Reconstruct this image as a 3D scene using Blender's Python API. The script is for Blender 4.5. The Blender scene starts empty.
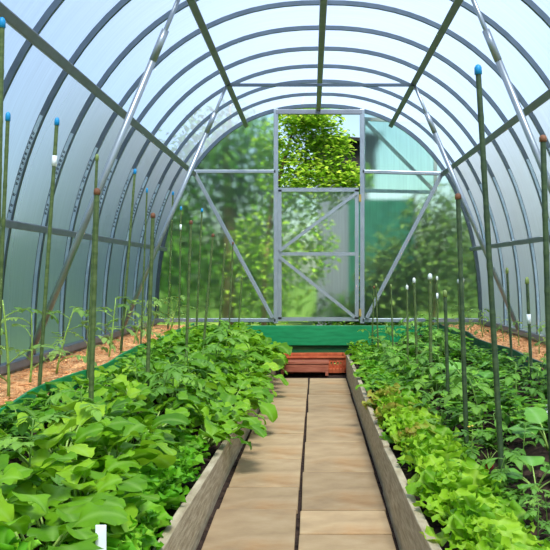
import bpy, math, random
from mathutils import Vector, Matrix
PI = math.pi
S = bpy.context.scene
COL = S.collection

# ------------------------------------------------------------------ camera, sky, sun, exposure
F, VX, VY, CAMZ = 850.0, 311.0, 273.0, 0.90       # focal length in px, vanishing point, lens height
cam = bpy.data.objects.new('camera', bpy.data.cameras.new('camera'))
COL.objects.link(cam)
cam.location = (0, 0, CAMZ)
cam.rotation_euler = (PI / 2, 0, 0)
cam.data.sensor_width = 36
cam.data.lens = 36 * F / 550
cam.data.shift_x = -(VX - 275) / 550
cam.data.shift_y = (VY - 275) / 550
cam.data.clip_start = 0.05
cam.data.clip_end = 500
S.camera = cam

SUN_EL, SUN_AZ = math.radians(54), math.radians(166)   # azimuth measured from +Y towards +X
world = bpy.data.worlds.new('world'); S.world = world
world.use_nodes = True
wn = world.node_tree; wn.nodes.clear()
sky = wn.nodes.new('ShaderNodeTexSky')
sky.sky_type = 'NISHITA'
sky.sun_disc = False
sky.sun_elevation = SUN_EL
sky.sun_rotation = SUN_AZ
sky.air_density = 1.0
sky.dust_density = 1.3
sky.ozone_density = 1.0
bg = wn.nodes.new('ShaderNodeBackground'); bg.inputs['Strength'].default_value = 0.19
wo = wn.nodes.new('ShaderNodeOutputWorld')
wn.links.new(sky.outputs[0], bg.inputs['Color']); wn.links.new(bg.outputs[0], wo.inputs[0])

sun = bpy.data.objects.new('sun', bpy.data.lights.new('sun', 'SUN'))
COL.objects.link(sun)
sun.data.energy = 8.5
sun.data.color = (1.0, 0.88, 0.70)
sun.data.angle = math.radians(15)
sd = Vector((math.sin(SUN_AZ) * math.cos(SUN_EL), math.cos(SUN_AZ) * math.cos(SUN_EL), math.sin(SUN_EL)))
sun.rotation_euler = sd.to_track_quat('Z', 'Y').to_euler()
sun.location = sd * 30

S.view_settings.view_transform = 'Standard'
S.view_settings.look = 'None'
S.view_settings.gamma = 1
S.view_settings.use_curve_mapping = False
S.view_settings.exposure = 0.3
S.cycles.transparent_max_bounces = 24

# ------------------------------------------------------------------ helpers
def lin(c):
    return tuple((v / 12.92 if v <= 0.04045 else ((v + 0.055) / 1.055) ** 2.4) for v in (x / 255 for x in c)) + (1.0,)

def px(x, y, d):
    """point at depth d seen at photo pixel x, y (used once to survey the place)"""
    return Vector(((x - VX) * d / F, d, CAMZ + (VY - y) * d / F))

class NT:
    def __init__(s, name):
        s.m = bpy.data.materials.new(name); s.m.use_nodes = True
        s.t = s.m.node_tree; s.t.nodes.clear()
        s.out = s.t.nodes.new('ShaderNodeOutputMaterial')
    def n(s, typ, **kw):
        nd = s.t.nodes.new('ShaderNode' + typ)
        for k, v in kw.items():
            if k in nd.inputs: nd.inputs[k].default_value = v
            else: setattr(nd, k, v)
        return nd
    def l(s, a, b): s.t.links.new(a, b)
    def noise(s, scale, detail=4, vec_scale=None, rough=0.55):
        nz = s.n('TexNoise', Scale=scale, Detail=detail, Roughness=rough)
        tc = s.n('TexCoord')
        if vec_scale:
            mp = s.n('Mapping'); mp.inputs['Scale'].default_value = vec_scale
            s.l(tc.outputs['Object'], mp.inputs['Vector']); s.l(mp.outputs[0], nz.inputs['Vector'])
        else:
            s.l(tc.outputs['Object'], nz.inputs['Vector'])
        return nz
    def ramp(s, fac, stops):
        r = s.n('ValToRGB')
        e = r.color_ramp.elements
        while len(e) < len(stops): e.new(0.5)
        for el, (p, c) in zip(e, stops): el.position = p; el.color = lin(c)
        s.l(fac, r.inputs['Fac'])
        return r

def m_plain(name, c1, c2, scale=20, rough=0.6, metal=0.0, spec=0.4, bump=0.0, vs=None, lo=0.35, hi=0.65, detail=4):
    t = NT(name)
    nz = t.noise(scale, detail, vs)
    r = t.ramp(nz.outputs['Fac'], [(lo, c1), (hi, c2)])
    p = t.n('BsdfPrincipled', Roughness=rough, Metallic=metal)
    p.inputs['Specular IOR Level'].default_value = spec
    t.l(r.outputs[0], p.inputs['Base Color'])
    if bump:
        b = t.n('Bump', Strength=bump, Distance=0.01)
        t.l(nz.outputs['Fac'], b.inputs['Height']); t.l(b.outputs[0], p.inputs['Normal'])
    t.l(p.outputs[0], t.out.inputs[0])
    return t.m

def m_leaf(name, dark, mid, light, vein, transl=0.35, rough=0.5, tip=None):
    t = NT(name)
    at = t.n('Attribute', attribute_name='tint')
    oi = t.n('ObjectInfo')
    ad = t.n('Math', operation='ADD')
    mu = t.n('Math', operation='MULTIPLY'); mu.inputs[1].default_value = 0.35
    t.l(oi.outputs['Random'], mu.inputs[0])
    t.l(at.outputs['Fac'], ad.inputs[0]); t.l(mu.outputs[0], ad.inputs[1])
    nz = t.noise(30, 3)
    m2 = t.n('Math', operation='MULTIPLY_ADD'); m2.inputs[1].default_value = 0.35; m2.inputs[2].default_value = -0.3
    t.l(nz.outputs['Fac'], m2.inputs[0])
    a2 = t.n('Math', operation='ADD'); t.l(ad.outputs[0], a2.inputs[0]); t.l(m2.outputs[0], a2.inputs[1])
    r = t.ramp(a2.outputs[0], [(0.0, dark), (0.5, mid), (1.0, light)])
    ve = t.n('Attribute', attribute_name='vein')
    mx = t.n('MixRGB'); mx.inputs['Color2'].default_value = lin(vein)
    vm = t.n('Math', operation='MULTIPLY'); vm.inputs[1].default_value = 0.35
    t.l(ve.outputs['Fac'], vm.inputs[0]); t.l(vm.outputs[0], mx.inputs['Fac'])
    t.l(r.outputs[0], mx.inputs['Color1'])
    last = mx
    if tip:
        tp = t.n('Attribute', attribute_name='tip')
        mt = t.n('MixRGB'); mt.inputs['Color2'].default_value = lin(tip)
        t.l(tp.outputs['Fac'], mt.inputs['Fac']); t.l(mx.outputs[0], mt.inputs['Color1']); last = mt
    p = t.n('BsdfPrincipled', Roughness=rough); p.inputs['Specular IOR Level'].default_value = 0.35
    t.l(last.outputs[0], p.inputs['Base Color'])
    b = t.n('Bump', Strength=0.25, Distance=0.004)
    n2 = t.noise(90, 2); t.l(n2.outputs['Fac'], b.inputs['Height']); t.l(b.outputs[0], p.inputs['Normal'])
    tr = t.n('BsdfTranslucent'); t.l(last.outputs[0], tr.inputs['Color'])
    ms = t.n('MixShader'); ms.inputs[0].default_value = transl
    t.l(p.outputs[0], ms.inputs[1]); t.l(tr.outputs[0], ms.inputs[2]); t.l(ms.outputs[0], t.out.inputs[0])
    return t.m

def m_cover(name, tint, clear, milky, blur, streak_axis, rough=0.5):
    """twin-wall polycarbonate: part clear, part milky, part softly blurring"""
    t = NT(name)
    nz = t.noise(7, 5, streak_axis, 0.6)
    r = t.ramp(nz.outputs['Fac'], [(0.3, tint), (0.7, tuple(min(255, int(c * 1.06)) for c in tint))])
    tl = t.n('BsdfTranslucent'); t.l(r.outputs[0], tl.inputs['Color'])
    tp = t.n('BsdfTransparent'); t.l(r.outputs[0], tp.inputs['Color'])
    gl = t.n('BsdfGlossy', Roughness=0.22); gl.inputs['Color'].default_value = (0.9, 0.95, 1, 1)
    m1 = t.n('MixShader'); m1.inputs[0].default_value = milky / (milky + clear)
    t.l(tp.outputs[0], m1.inputs[1]); t.l(tl.outputs[0], m1.inputs[2])
    last = m1
    if blur > 0:
        rf = t.n('BsdfRefraction', Roughness=rough, IOR=1.06); t.l(r.outputs[0], rf.inputs['Color'])
        m2 = t.n('MixShader'); m2.inputs[0].default_value = blur
        t.l(m1.outputs[0], m2.inputs[1]); t.l(rf.outputs[0], m2.inputs[2]); last = m2
    m3 = t.n('MixShader'); m3.inputs[0].default_value = 0.03
    t.l(last.outputs[0], m3.inputs[1]); t.l(gl.outputs[0], m3.inputs[2]); t.l(m3.outputs[0], t.out.inputs[0])
    return t.m

class MB:
    def __init__(s): s.v = []; s.f = []; s.att = {}
    def add(s, vs, fs, **att):
        o = len(s.v); n = len(vs)
        s.v += [tuple(p) for p in vs]; s.f += [tuple(i + o for i in f) for f in fs]
        for k in set(s.att) | set(att):
            a = s.att.setdefault(k, [0.0] * o)
            val = att.get(k, 0.0)
            a += list(val) if isinstance(val, (list, tuple)) else [val] * n
        return s
    def box(s, c, d, M=None):
        x, y, z = (k / 2 for k in d)
        vs = [Vector(p) for p in ((-x, -y, -z), (x, -y, -z), (x, y, -z), (-x, y, -z), (-x, -y, z), (x, -y, z), (x, y, z), (-x, y, z))]
        if M is not None: vs = [M @ p for p in vs]
        vs = [p + Vector(c) for p in vs]
        return s.add(vs, [(0, 3, 2, 1), (4, 5, 6, 7), (0, 1, 5, 4), (1, 2, 6, 5), (2, 3, 7, 6), (3, 0, 4, 7)])
    def beam(s, a, b, w, h, up=(0, 0, 1)):
        a, b = Vector(a), Vector(b); t = (b - a); L = t.length; t.normalize()
        x = t.cross(Vector(up)); x.normalize(); z = x.cross(t)
        M = Matrix((x, t, z)).transposed()
        return s.box((a + b) / 2, (w, L, h), M)
    def tube(s, pts, r, n=8, cap=True, **att):
        pts = [Vector(p) for p in pts]
        rs = r if isinstance(r, (list, tuple)) else [r] * len(pts)
        vs = []; fs = []; prev = None
        for i, p in enumerate(pts):
            t = (pts[min(i + 1, len(pts) - 1)] - pts[max(i - 1, 0)]).normalized()
            if prev is None:
                x = t.cross(Vector((0.3, 0.9, 0.2)))
                if x.length < 0.1: x = t.cross(Vector((1, 0, 0)))
            else: x = prev - t * prev.dot(t)
            x.normalize(); prev = x; y = t.cross(x)
            for k in range(n):
                a = 2 * PI * k / n
                vs.append(p + (x * math.cos(a) + y * math.sin(a)) * rs[i])
        for i in range(len(pts) - 1):
            for k in range(n):
                k2 = (k + 1) % n
                fs.append((i * n + k, i * n + k2, (i + 1) * n + k2, (i + 1) * n + k))
        if cap: fs += [tuple(range(n))[::-1], tuple((len(pts) - 1) * n + k for k in range(n))]
        return s.add(vs, fs, **att)
    def build(s, name, mat, parent=None, smooth=False, bevel=0.0):
        me = bpy.data.meshes.new(name); me.from_pydata(s.v, [], s.f)
        for k, a in s.att.items():
            at = me.attributes.new(k, 'FLOAT', 'POINT'); at.data.foreach_set('value', a)
        if smooth: me.polygons.foreach_set('use_smooth', [True] * len(me.polygons))
        me.materials.append(mat); me.update()
        o = bpy.data.objects.new(name, me); COL.objects.link(o)
        if parent is not None: o.parent = parent
        if bevel:
            b = o.modifiers.new('bevel', 'BEVEL'); b.width = bevel; b.segments = 2; b.limit_method = 'ANGLE'
        return o

def tag(o, label=None, cat=None, group=None, kind=None):
    if label: o['label'] = label
    if cat: o['category'] = cat
    if group: o['group'] = group
    if kind: o['kind'] = kind
    return o

def thing(name, loc, label, cat, group=None, kind=None):
    o = bpy.data.objects.new(name, None); COL.objects.link(o)
    o.location = loc; o.empty_display_size = 0.05
    return tag(o, label, cat, group, kind)

def dup(root, loc, rot, sc, label, group):
    r = root.copy(); COL.objects.link(r); r.location = loc; r.rotation_euler = rot
    r.scale = (sc, sc, sc) if not isinstance(sc, tuple) else sc
    r['label'] = label; r['group'] = group
    for ch in root.children:
        c = ch.copy(); COL.objects.link(c); c.parent = r
    return r

ORD = ('first second third fourth fifth sixth seventh eighth ninth tenth eleventh twelfth thirteenth fourteenth fifteenth sixteenth '
       'seventeenth eighteenth nineteenth twentieth').split()
TENS = {2: 'twenty', 3: 'thirty', 4: 'forty'}
def nth(i):
    i += 1
    if i <= 20: return ORD[i - 1]
    if i % 10 == 0: return {30: 'thirtieth', 40: 'fortieth'}[i]
    return TENS[i // 10] + '-' + ORD[i % 10 - 1]

# ------------------------------------------------------------------ materials
M = {}
M['steel'] = m_plain('galvanised_steel', (120, 124, 130), (132, 136, 142), 12, 0.45, 0.5, 0.5)
M['arch'] = m_plain('arch_steel', (88, 98, 104), (98, 108, 114), 12, 0.3, 0.9, 0.5)
M['white_steel'] = m_plain('pale_zinc', (146, 154, 160), (158, 166, 170), 12, 0.35, 0.6, 0.5)
M['strip'] = m_plain('painted_lit_face', (150, 170, 182), (164, 184, 194), 12, 0.5, 0.2, 0.4)  # light on the front of the arch legs, put into the colour
M['print'] = m_plain('black_print', (18, 20, 22), (32, 34, 36), 30, 0.7)
M['roof'] = m_cover('roof_polycarbonate', (198, 216, 240), 0.64, 0.36, 0.0, (0.3, 9, 0.3))
M['side'] = m_cover('side_polycarbonate', (200, 217, 236), 0.12, 0.88, 0.60, (0.3, 9, 0.3))
M['end'] = m_cover('end_polycarbonate', (216, 234, 224), 0.4, 0.6, 0.92, (9, 1, 0.35), 0.34)
M['slab'] = None
M['soil'] = m_plain('garden_soil', (34, 26, 22), (74, 58, 48), 25, 0.95, 0, 0.1, 0.8)
M['sawdust'] = m_plain('sawdust', (214, 140, 84), (246, 194, 138), 60, 0.9, 0, 0.1, 0.9, None, 0.3, 0.7, 8)
M['grass'] = m_plain('lawn', (62, 96, 34), (120, 150, 66), 1.5, 0.9, 0, 0.1, 0.3)
M['green_board'] = m_plain('green_paint', (8, 118, 66), (22, 140, 82), 6, 0.45, 0, 0.4, 0.1, (1, 8, 8))
M['green_old'] = m_plain('worn_green_paint', (20, 84, 44), (70, 92, 48), 5, 0.7, 0, 0.3, 0.2, (1, 6, 6))
M['edge_green'] = m_plain('bright_green_plastic', (10, 128, 68), (22, 150, 84), 10, 0.4, 0, 0.4)
M['edge_dark'] = m_plain('dark_green_plastic', (6, 70, 48), (14, 88, 62), 10, 0.4, 0, 0.4)
M['board'] = m_plain('weathered_board', (150, 132, 102), (196, 180, 148), 9, 0.85, 0, 0.2, 0.35, (3, 1, 9), 0.3, 0.7, 8)
M['sideboard'] = m_plain('grey_base_board', (120, 116, 96), (152, 146, 124), 9, 0.85, 0, 0.2, 0.3, (3, 1, 9))
M['stake'] = m_plain('green_plastic_coating', (66, 84, 40), (92, 108, 58), 18, 0.45, 0, 0.4, 0.2, (1, 1, 3))
M['stake_dark'] = m_plain('dark_green_coating', (44, 62, 38), (66, 84, 50), 18, 0.45, 0, 0.4, 0.2, (1, 1, 3))
M['cap_blue'] = m_plain('blue_cap', (10, 130, 190), (30, 150, 205), 20, 0.4)
M['cap_white'] = m_plain('pale_cap', (205, 210, 200), (228, 230, 222), 20, 0.4)
M['cap_brown'] = m_plain('brown_cap', (100, 62, 40), (130, 84, 56), 20, 0.6)
M['cap_green'] = m_plain('pale_green_cap', (112, 128, 66), (132, 148, 82), 20, 0.5)
M['label'] = m_plain('white_plastic', (222, 226, 226), (240, 242, 242), 20, 0.4)
M['crate'] = m_plain('orange_plastic', (178, 80, 44), (204, 104, 62), 14, 0.5, 0, 0.4)
M['step'] = m_plain('red_brown_wood', (138, 72, 52), (172, 102, 76), 8, 0.7, 0, 0.2, 0.25, (1, 8, 8))
M['bark'] = m_plain('bark', (110, 88, 64), (168, 142, 112), 9, 0.9, 0, 0.1, 0.5, (3, 3, 0.6))
M['shed_dark'] = m_plain('dark_boards', (22, 24, 26), (42, 44, 46), 5, 0.8, 0, 0.1, 0.2, (8, 1, 0.6))
M['shed_pale'] = m_plain('pale_siding', (98, 106, 122), (112, 120, 136), 5, 0.7, 0, 0.2, 0.1, (8, 1, 0.6))
M['net'] = m_plain('blue_green_net', (16, 78, 64), (30, 96, 80), 8, 0.8, 0, 0.2)
M['brass'] = m_plain('yellow_hinge', (170, 140, 70), (196, 168, 96), 20, 0.4, 0.5)
M['yellow'] = m_plain('yellow_petal', (226, 196, 60), (240, 216, 96), 20, 0.6)
M['red'] = m_plain('red_radish_skin', (176, 26, 34), (206, 44, 48), 20, 0.4)
M['pale_stalk'] = m_plain('pale_stalk', (126, 158, 62), (160, 188, 92), 30, 0.5)
M['stalk'] = m_plain('green_stalk', (84, 122, 40), (116, 152, 62), 30, 0.5)
M['mustard'] = m_leaf('mustard_leaf', (76, 130, 10), (120, 174, 22), (170, 208, 50), (176, 214, 110), 0.38)
M['radish'] = m_leaf('radish_leaf', (62, 118, 16), (98, 160, 28), (142, 192, 50), (160, 200, 104), 0.36)
M['lettuce'] = m_leaf('lettuce_leaf', (106, 164, 20), (154, 200, 38), (192, 224, 66), (206, 230, 120), 0.42)
M['lettuce_red'] = m_leaf('lettuce_tinged_leaf', (104, 156, 24), (150, 188, 44), (184, 206, 72), (204, 216, 120), 0.42, 0.5, (188, 128, 70))
M['green_lettuce'] = m_leaf('green_lettuce_leaf', (74, 146, 18), (112, 184, 30), (160, 214, 60), (170, 212, 100), 0.4)
M['tomato'] = m_leaf('tomato_leaf', (66, 118, 26), (106, 158, 42), (152, 194, 70), (140, 180, 100), 0.35)
M['thin_tomato'] = m_leaf('thin_tomato_leaf', (96, 140, 56), (132, 172, 76), (176, 204, 108), (160, 190, 110), 0.4)
M['herb'] = m_leaf('herb_leaf', (62, 114, 12), (104, 162, 24), (154, 202, 48), (120, 180, 84), 0.35)
M['cabbage'] = m_leaf('cabbage_leaf', (70, 130, 40), (100, 162, 56), (136, 188, 78), (170, 206, 140), 0.3, 0.42)
M['birch'] = m_leaf('birch_leaf', (84, 138, 26), (134, 182, 48), (186, 212, 84), (190, 214, 90), 0.45)
M['tree'] = m_leaf('tree_leaf', (58, 110, 34), (104, 158, 52), (160, 196, 84), (150, 180, 80), 0.45)
M['bush'] = m_leaf('bush_leaf', (60, 96, 46), (96, 132, 66), (142, 168, 88), (150, 170, 90), 0.4)

def m_slab():
    t = NT('concrete_paving')
    n1 = t.noise(5, 6, (1, 1.5, 1)); n2 = t.noise(90, 3)
    oi = t.n('ObjectInfo')
    r = t.ramp(n1.outputs['Fac'], [(0.25, (150, 124, 92)), (0.5, (174, 146, 108)), (0.75, (192, 166, 128))])
    h = t.n('HueSaturation'); mr = t.n('MapRange')
    mr.inputs['To Min'].default_value = 0.84; mr.inputs['To Max'].default_value = 1.1
    t.l(oi.outputs['Random'], mr.inputs['Value']); t.l(mr.outputs[0], h.inputs['Value']); t.l(r.outputs[0], h.inputs['Color'])
    n3 = t.noise(3, 4); r3 = t.ramp(n3.outputs['Fac'], [(0.52, (255, 255, 255)), (0.75, (236, 200, 160))])
    mm = t.n('MixRGB', blend_type='MULTIPLY'); mm.inputs['Fac'].default_value = 0.8
    t.l(h.outputs[0], mm.inputs['Color1']); t.l(r3.outputs[0], mm.inputs['Color2'])
    p = t.n('BsdfPrincipled', Roughness=0.85); p.inputs['Specular IOR Level'].default_value = 0.2
    t.l(mm.outputs[0], p.inputs['Base Color'])
    b = t.n('Bump', Strength=0.3, Distance=0.005); t.l(n2.outputs['Fac'], b.inputs['Height']); t.l(b.outputs[0], p.inputs['Normal'])
    t.l(p.outputs[0], t.out.inputs[0]); return t.m
M['slab'] = m_slab()

# ------------------------------------------------------------------ the setting: ground, cover, end wall
GX, Z0, A, H, NE = 0.07, 0.45, 1.53, 2.03, 2.3     # centre line, foot height, half width, rise, roundness
YE, Y0, STEP = 7.95, -0.62, 0.504
def sec(a, off=0.0):
    """point on the arch section, a from 0 (right foot) to pi (left foot), with the outward normal"""
    c, s = math.cos(a), math.sin(a)
    x = A * math.copysign(abs(c) ** (2 / NE), c); z = H * abs(s) ** (2 / NE)
    nx = math.copysign(abs(x / A) ** (NE - 1), x) / A; nz = (z / H) ** (NE - 1) / H
    l = math.hypot(nx, nz); nx /= l; nz /= l
    return GX + x + nx * off, Z0 + z + nz * off, nx, nz
def a_at(z):          # angle whose height above the foot is z
    return math.asin(min(1, (z / H) ** (NE / 2)))

g = MB(); g.add([(-40, -8, -0.02), (40, -8, -0.02), (40, 70, -0.02), (-40, 70, -0.02)], [(0, 1, 2, 3)])
tag(g.build('ground', M['grass']), 'mown lawn around the greenhouse outside the cover', 'lawn', kind='structure')
g = MB(); g.box((-0.05, 3.6, -0.012), (0.8, 9.2, 0.03))
tag(g.build('floor', M['soil']), 'bare dark earth under the paving slabs', 'floor', kind='structure')

def cover(name, a0, a1, mat, n, label):
    m = MB(); vs = []; fs = []
    for i in range(n + 1):
        x, z, _, _ = sec(a0 + (a1 - a0) * i / n, 0.003)
        vs += [(x, Y0, z), (x, YE + 0.02, z)]
    for i in range(n): fs.append((2 * i, 2 * i + 1, 2 * i + 3, 2 * i + 2))
    m.add(vs, fs)
    return tag(m.build(name, mat, smooth=True), label, 'cover', kind='structure')
AP = a_at(1.40)       # height where the upper side purlins run
cover('wall_right', 0, AP, M['side'], 24, 'hazy polycarbonate right side of the tunnel below the upper side purlin')
cover('ceiling', AP, PI - AP, M['roof'], 48, 'bluish polycarbonate roof curving over the beds')
cover('wall_left', PI - AP, PI, M['side'], 24, 'hazy polycarbonate left side of the tunnel below the upper side purlin')

XL, XR = -0.327, 0.477                               # door posts
ZT, ZS, ZM, ZB = 2.40, 1.676, 1.078, 0.47            # opening top, door leaf top, middle rail, foot
w = MB()
def strip(x0, x1, zlo, n):
    """end sheet between x0 and x1, from zlo up to the arch"""
    vs = []; fs = []
    for i in range(n + 1):
        x = x0 + (x1 - x0) * i / n
        u = min(1, abs((x - GX) / A)); z = Z0 + H * max(0, 1 - u ** NE) ** (1 / NE)
        vs += [(x, YE, min(zlo, z)), (x, YE, z)]
    for i in range(n): fs.append((2 * i, 2 * i + 2, 2 * i + 3, 2 * i + 1))
    w.add(vs, fs)
strip(GX - A, XL, Z0, 40); strip(XR, GX + A, Z0, 40); strip(XL, XR, ZT, 16)
tag(w.build('wall_back', M['end']), 'streaky polycarbonate end wall around the door', 'end wall', kind='structure')

# long low boards that close the gap under the cover
for s, nm in ((-1, 'baseboard_left'), (1, 'baseboard_right')):
    b = MB(); b.box((GX + s * (A - 0.005), (Y0 + YE) / 2, 0.225), (0.03, YE - Y0, 0.45))
    tag(b.build(nm, M['sideboard']), 'grey weathered board under the %s base rail' % nm.split('_')[1], 'baseboard', kind='structure')

# ------------------------------------------------------------------ the steel frame: one rigid bolted thing
fr = thing('greenhouse_frame', (GX, YE, Z0), 'galvanised steel frame of arches, purlins and braces carrying the clear cover', 'greenhouse frame')
fr.location = (0, 0, 0)
def sweep_arch(y, d_in=0.026, wid=0.019):
    m = MB(); n = 56; vs = []; fs = []
    for i in range(n + 1):
        a = PI * i / n
        for off in (0.0, -d_in):
            x, z, _, _ = sec(a, off)
            vs += [(x, y - wid / 2, z), (x, y + wid / 2, z)]
    for i in range(n):
        o, p = 4 * i, 4 * i + 4
        fs += [(o, o + 1, p + 1, p), (o + 2, p + 2, p + 3, o + 3), (o, p, p + 2, o + 2), (o + 1, o + 3, p + 3, p + 1)]
    fs += [(0, 2, 3, 1), (4 * n, 4 * n + 1, 4 * n + 3, 4 * n + 2)]
    m.add(vs, fs); return m
rnd = random.Random(5)
k = 0; y = YE
while y > Y0 - 0.01:
    ar = sweep_arch(y, 0.034 if k == 0 else 0.026, 0.034 if k == 0 else 0.019).build('arch', M['arch'], fr)
    if k > 0:
        yf_ = y - 0.0095
        for sgn in (1, -1):                          # each leg's lit face painted as a pale strip, up to the upper purlin
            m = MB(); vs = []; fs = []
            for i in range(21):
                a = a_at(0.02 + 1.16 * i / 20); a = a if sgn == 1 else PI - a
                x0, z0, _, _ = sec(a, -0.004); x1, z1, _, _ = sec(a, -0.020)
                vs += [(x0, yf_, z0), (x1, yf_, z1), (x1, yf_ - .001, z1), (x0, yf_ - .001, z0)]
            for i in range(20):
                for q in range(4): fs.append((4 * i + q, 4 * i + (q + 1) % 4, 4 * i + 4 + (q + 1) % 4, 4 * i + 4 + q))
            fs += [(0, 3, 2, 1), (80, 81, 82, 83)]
            m.add(vs, fs); m.build('lit_face_strip', M['strip'], ar)
        if y > 3.0:
            # black printing running up the left leg: short strokes, too small to read
            m = MB(); zz = 0.72 + rnd.random() * 0.1
            while zz < 1.12:
                x, z, nx, nz = sec(PI - a_at(zz), -0.012)
                B = Matrix(((nx, 0, -nz), (0, 1, 0), (nz, 0, nx)))      # columns: across the tube, depth, along the tube
                for q in range(2):
                    if rnd.random() < 0.9:
                        m.box((x + nx * rnd.uniform(-.001, .001) - nz * q * .006, yf_ - .0014, z + nz * rnd.uniform(-.001, .001) + nx * q * .006),
                              (rnd.uniform(.008, .013), .0012, .0035), B)
                m.box((x + nx * .004, yf_ - .0014, z + nz * .004), (.003, .0012, .012), B)
                zz += rnd.choice((0.022, 0.022, 0.028, 0.05))
            tag(m.build('printed_lettering', M['print'], ar), 'black printed lettering')
    y -= STEP; k += 1
def purlin(a, size=0.042):
    x, z, nx, nz = sec(a, -0.030 - size / 2)
    m = MB(); m.beam((x, Y0, z), (x, YE - 0.01, z), size, size, (nx, 0, nz))
    m.build('purlin', M['steel'], fr, bevel=0.005); return x, z
ALO, AHI = a_at(0.68), a_at(1.875)
purlin(PI / 2)
plo = {}; pup = {}; phi = {}
for s in (1, -1):
    f = (lambda a: a) if s == 1 else (lambda a: PI - a)
    plo[s] = purlin(f(ALO), 0.036); pup[s] = purlin(f(AP)); phi[s] = purlin(f(AHI))
    x, z, _, _ = sec(f(0.0))
    m = MB(); m.box((x - s * 0.02, (Y0 + YE) / 2, Z0 + 0.005), (0.045, YE - Y0, 0.04)); m.build('base_rail', M['steel'], fr, bevel=0.004)
for d in (4.05, 6.15, 1.95, -0.15):                        # knee-braced trusses
    m = MB(); m.beam((phi[-1][0], d, phi[-1][1] - 0.02), (phi[1][0], d, phi[1][1] - 0.02), 0.02, 0.02)
    m.build('tie_bar', M['arch'], fr)
    for s in (-1, 1):
        a = Vector((phi[s][0], d, phi[s][1] - 0.02)); b = Vector((GX + s * (A - 0.05), d + 0.2, Z0 + 0.03))
        j = a.lerp(b, 0.15)
        m = MB(); m.tube([a, j + (b - a) * 0.06], 0.011, 8); m.build('strut', M['white_steel'], fr, True)
        m = MB(); m.tube([j, b], 0.017, 10); st = m.build('strut', M['white_steel'], fr, True)
        m = MB(); m.tube([j - (b - a) * 0.04, j + (b - a) * 0.04], 0.0185, 10); m.build('sleeve', M['white_steel'], st, True)

# end wall members
def member(name, a, b, wd=0.036, mat='steel', depth=0.036, parent=fr):
    m = MB(); m.beam(a, b, wd, depth, (0, 1, 0)); return m.build(name, M[mat], parent, bevel=0.004)
yf = YE - 0.025
ztop = lambda x: Z0 + H * (1 - abs((x - GX) / A) ** NE) ** (1 / NE)
member('end_post', (XL, yf, Z0 - 0.02), (XL, yf, ztop(XL) - 0.01), 0.042, 'white_steel')
member('end_post', (XR, yf, Z0 - 0.02), (XR, yf, ztop(XR) - 0.01), 0.042, 'white_steel')
member('head_rail', (XL, yf - 0.003, ZT), (XR, yf - 0.003, ZT), 0.044, 'steel')
zr = 1.845
xl = pup[-1][0]; xr = pup[1][0]
member('end_rail', (xl, yf, zr), (XL, yf, zr), 0.032, 'white_steel'); member('end_rail', (XR, yf, zr), (xr, yf, zr - 0.02), 0.032, 'white_steel')
member('end_rail', (GX - A + 0.02, yf, Z0 + 0.01), (XL, yf, Z0 + 0.01), 0.036, 'white_steel')
member('end_rail', (XR, yf, Z0 + 0.01), (GX + A - 0.02, yf, Z0 + 0.01), 0.036, 'white_steel')
member('end_brace', (xl, yf - 0.03, zr), (XL - 0.03, yf - 0.03, Z0 + 0.03), 0.036, 'white_steel')
member('end_brace', (xr, yf - 0.03, zr), (XR + 0.04, yf - 0.03, Z0 + 0.03), 0.036, 'white_steel')

# lower door leaf, closed, and the open upper leaf swung back behind the right-hand end panel
dr = thing('door_1', ((XL + XR) / 2, YE - 0.03, ZB), 'closed lower door leaf with two diagonal braces in the end wall', 'door', kind='structure')
O = dr.location.copy()
def part(m, name, mat, parent, **kw):
    o = m.build(name, M[mat], parent, **kw); return o
def rel(o, m):
    m.v = [(x - o[0], yy - o[1], z - o[2]) for x, yy, z in m.v]; return m
dx0, dx1, yd = XL + 0.035, XR - 0.05, YE - 0.02
m = MB()
for a, b in (((dx0, yd, ZB), (dx0, yd, ZS)), ((dx1, yd, ZB), (dx1, yd, ZS)), ((dx0 - .018, yd, ZS), (dx1 + .018, yd, ZS)), ((dx0 - .018, yd, ZB), (dx1 + .018, yd, ZB))):
    m.beam(a, b, 0.036, 0.03, (0, 1, 0))
part(rel(O, m), 'door_frame', 'white_steel', dr)
m = MB(); m.beam((dx0, yd, ZM), (dx1, yd, ZM), 0.032, 0.028, (0, 1, 0)); part(rel(O, m), 'middle_rail', 'white_steel', dr)
m = MB(); m.beam((dx0, yd - .02, ZM + 0.03), (dx1, yd - .02, ZS - 0.03), 0.030, 0.022, (0, 1, 0)); part(rel(O, m), 'brace', 'white_steel', dr)
m = MB(); m.beam((dx0, yd - .02, ZM - 0.03), (dx1 - .02, yd - .02, ZB + 0.02), 0.030, 0.022, (0, 1, 0)); part(rel(O, m), 'brace', 'white_steel', dr)
m = MB(); m.add([(dx0, yd + .018, ZB), (dx1, yd + .018, ZB), (dx1, yd + .018, ZS), (dx0, yd + .018, ZS)], [(0, 1, 2, 3)]); part(rel(O, m), 'panel', 'end', dr)
for zz in (ZS - 0.08, ZB + 0.06):
    m = MB(); m.box((dx1 + 0.03, yd - 0.022, zz), (0.02, 0.012, 0.07)); m.tube([(dx1 + 0.024, yd - 0.03, zz - .03), (dx1 + .024, yd - .03, zz + .03)], 0.007, 8)
    part(rel(O, m), 'hinge', 'brass', dr)
wd = thing('window_1', (XR, YE + 0.03, ZS), 'upper door leaf standing open, folded back behind the end panel beside the door', 'window', kind='structure')
O = wd.location.copy()
u = Vector((math.cos(math.radians(14)), math.sin(math.radians(14)), 0)); base = Vector((XR + 0.02, YE + 0.06, 0))
P = lambda s_, z: tuple(base + u * s_ + Vector((0, 0, z)))
m = MB(); s1 = 0.72
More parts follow.
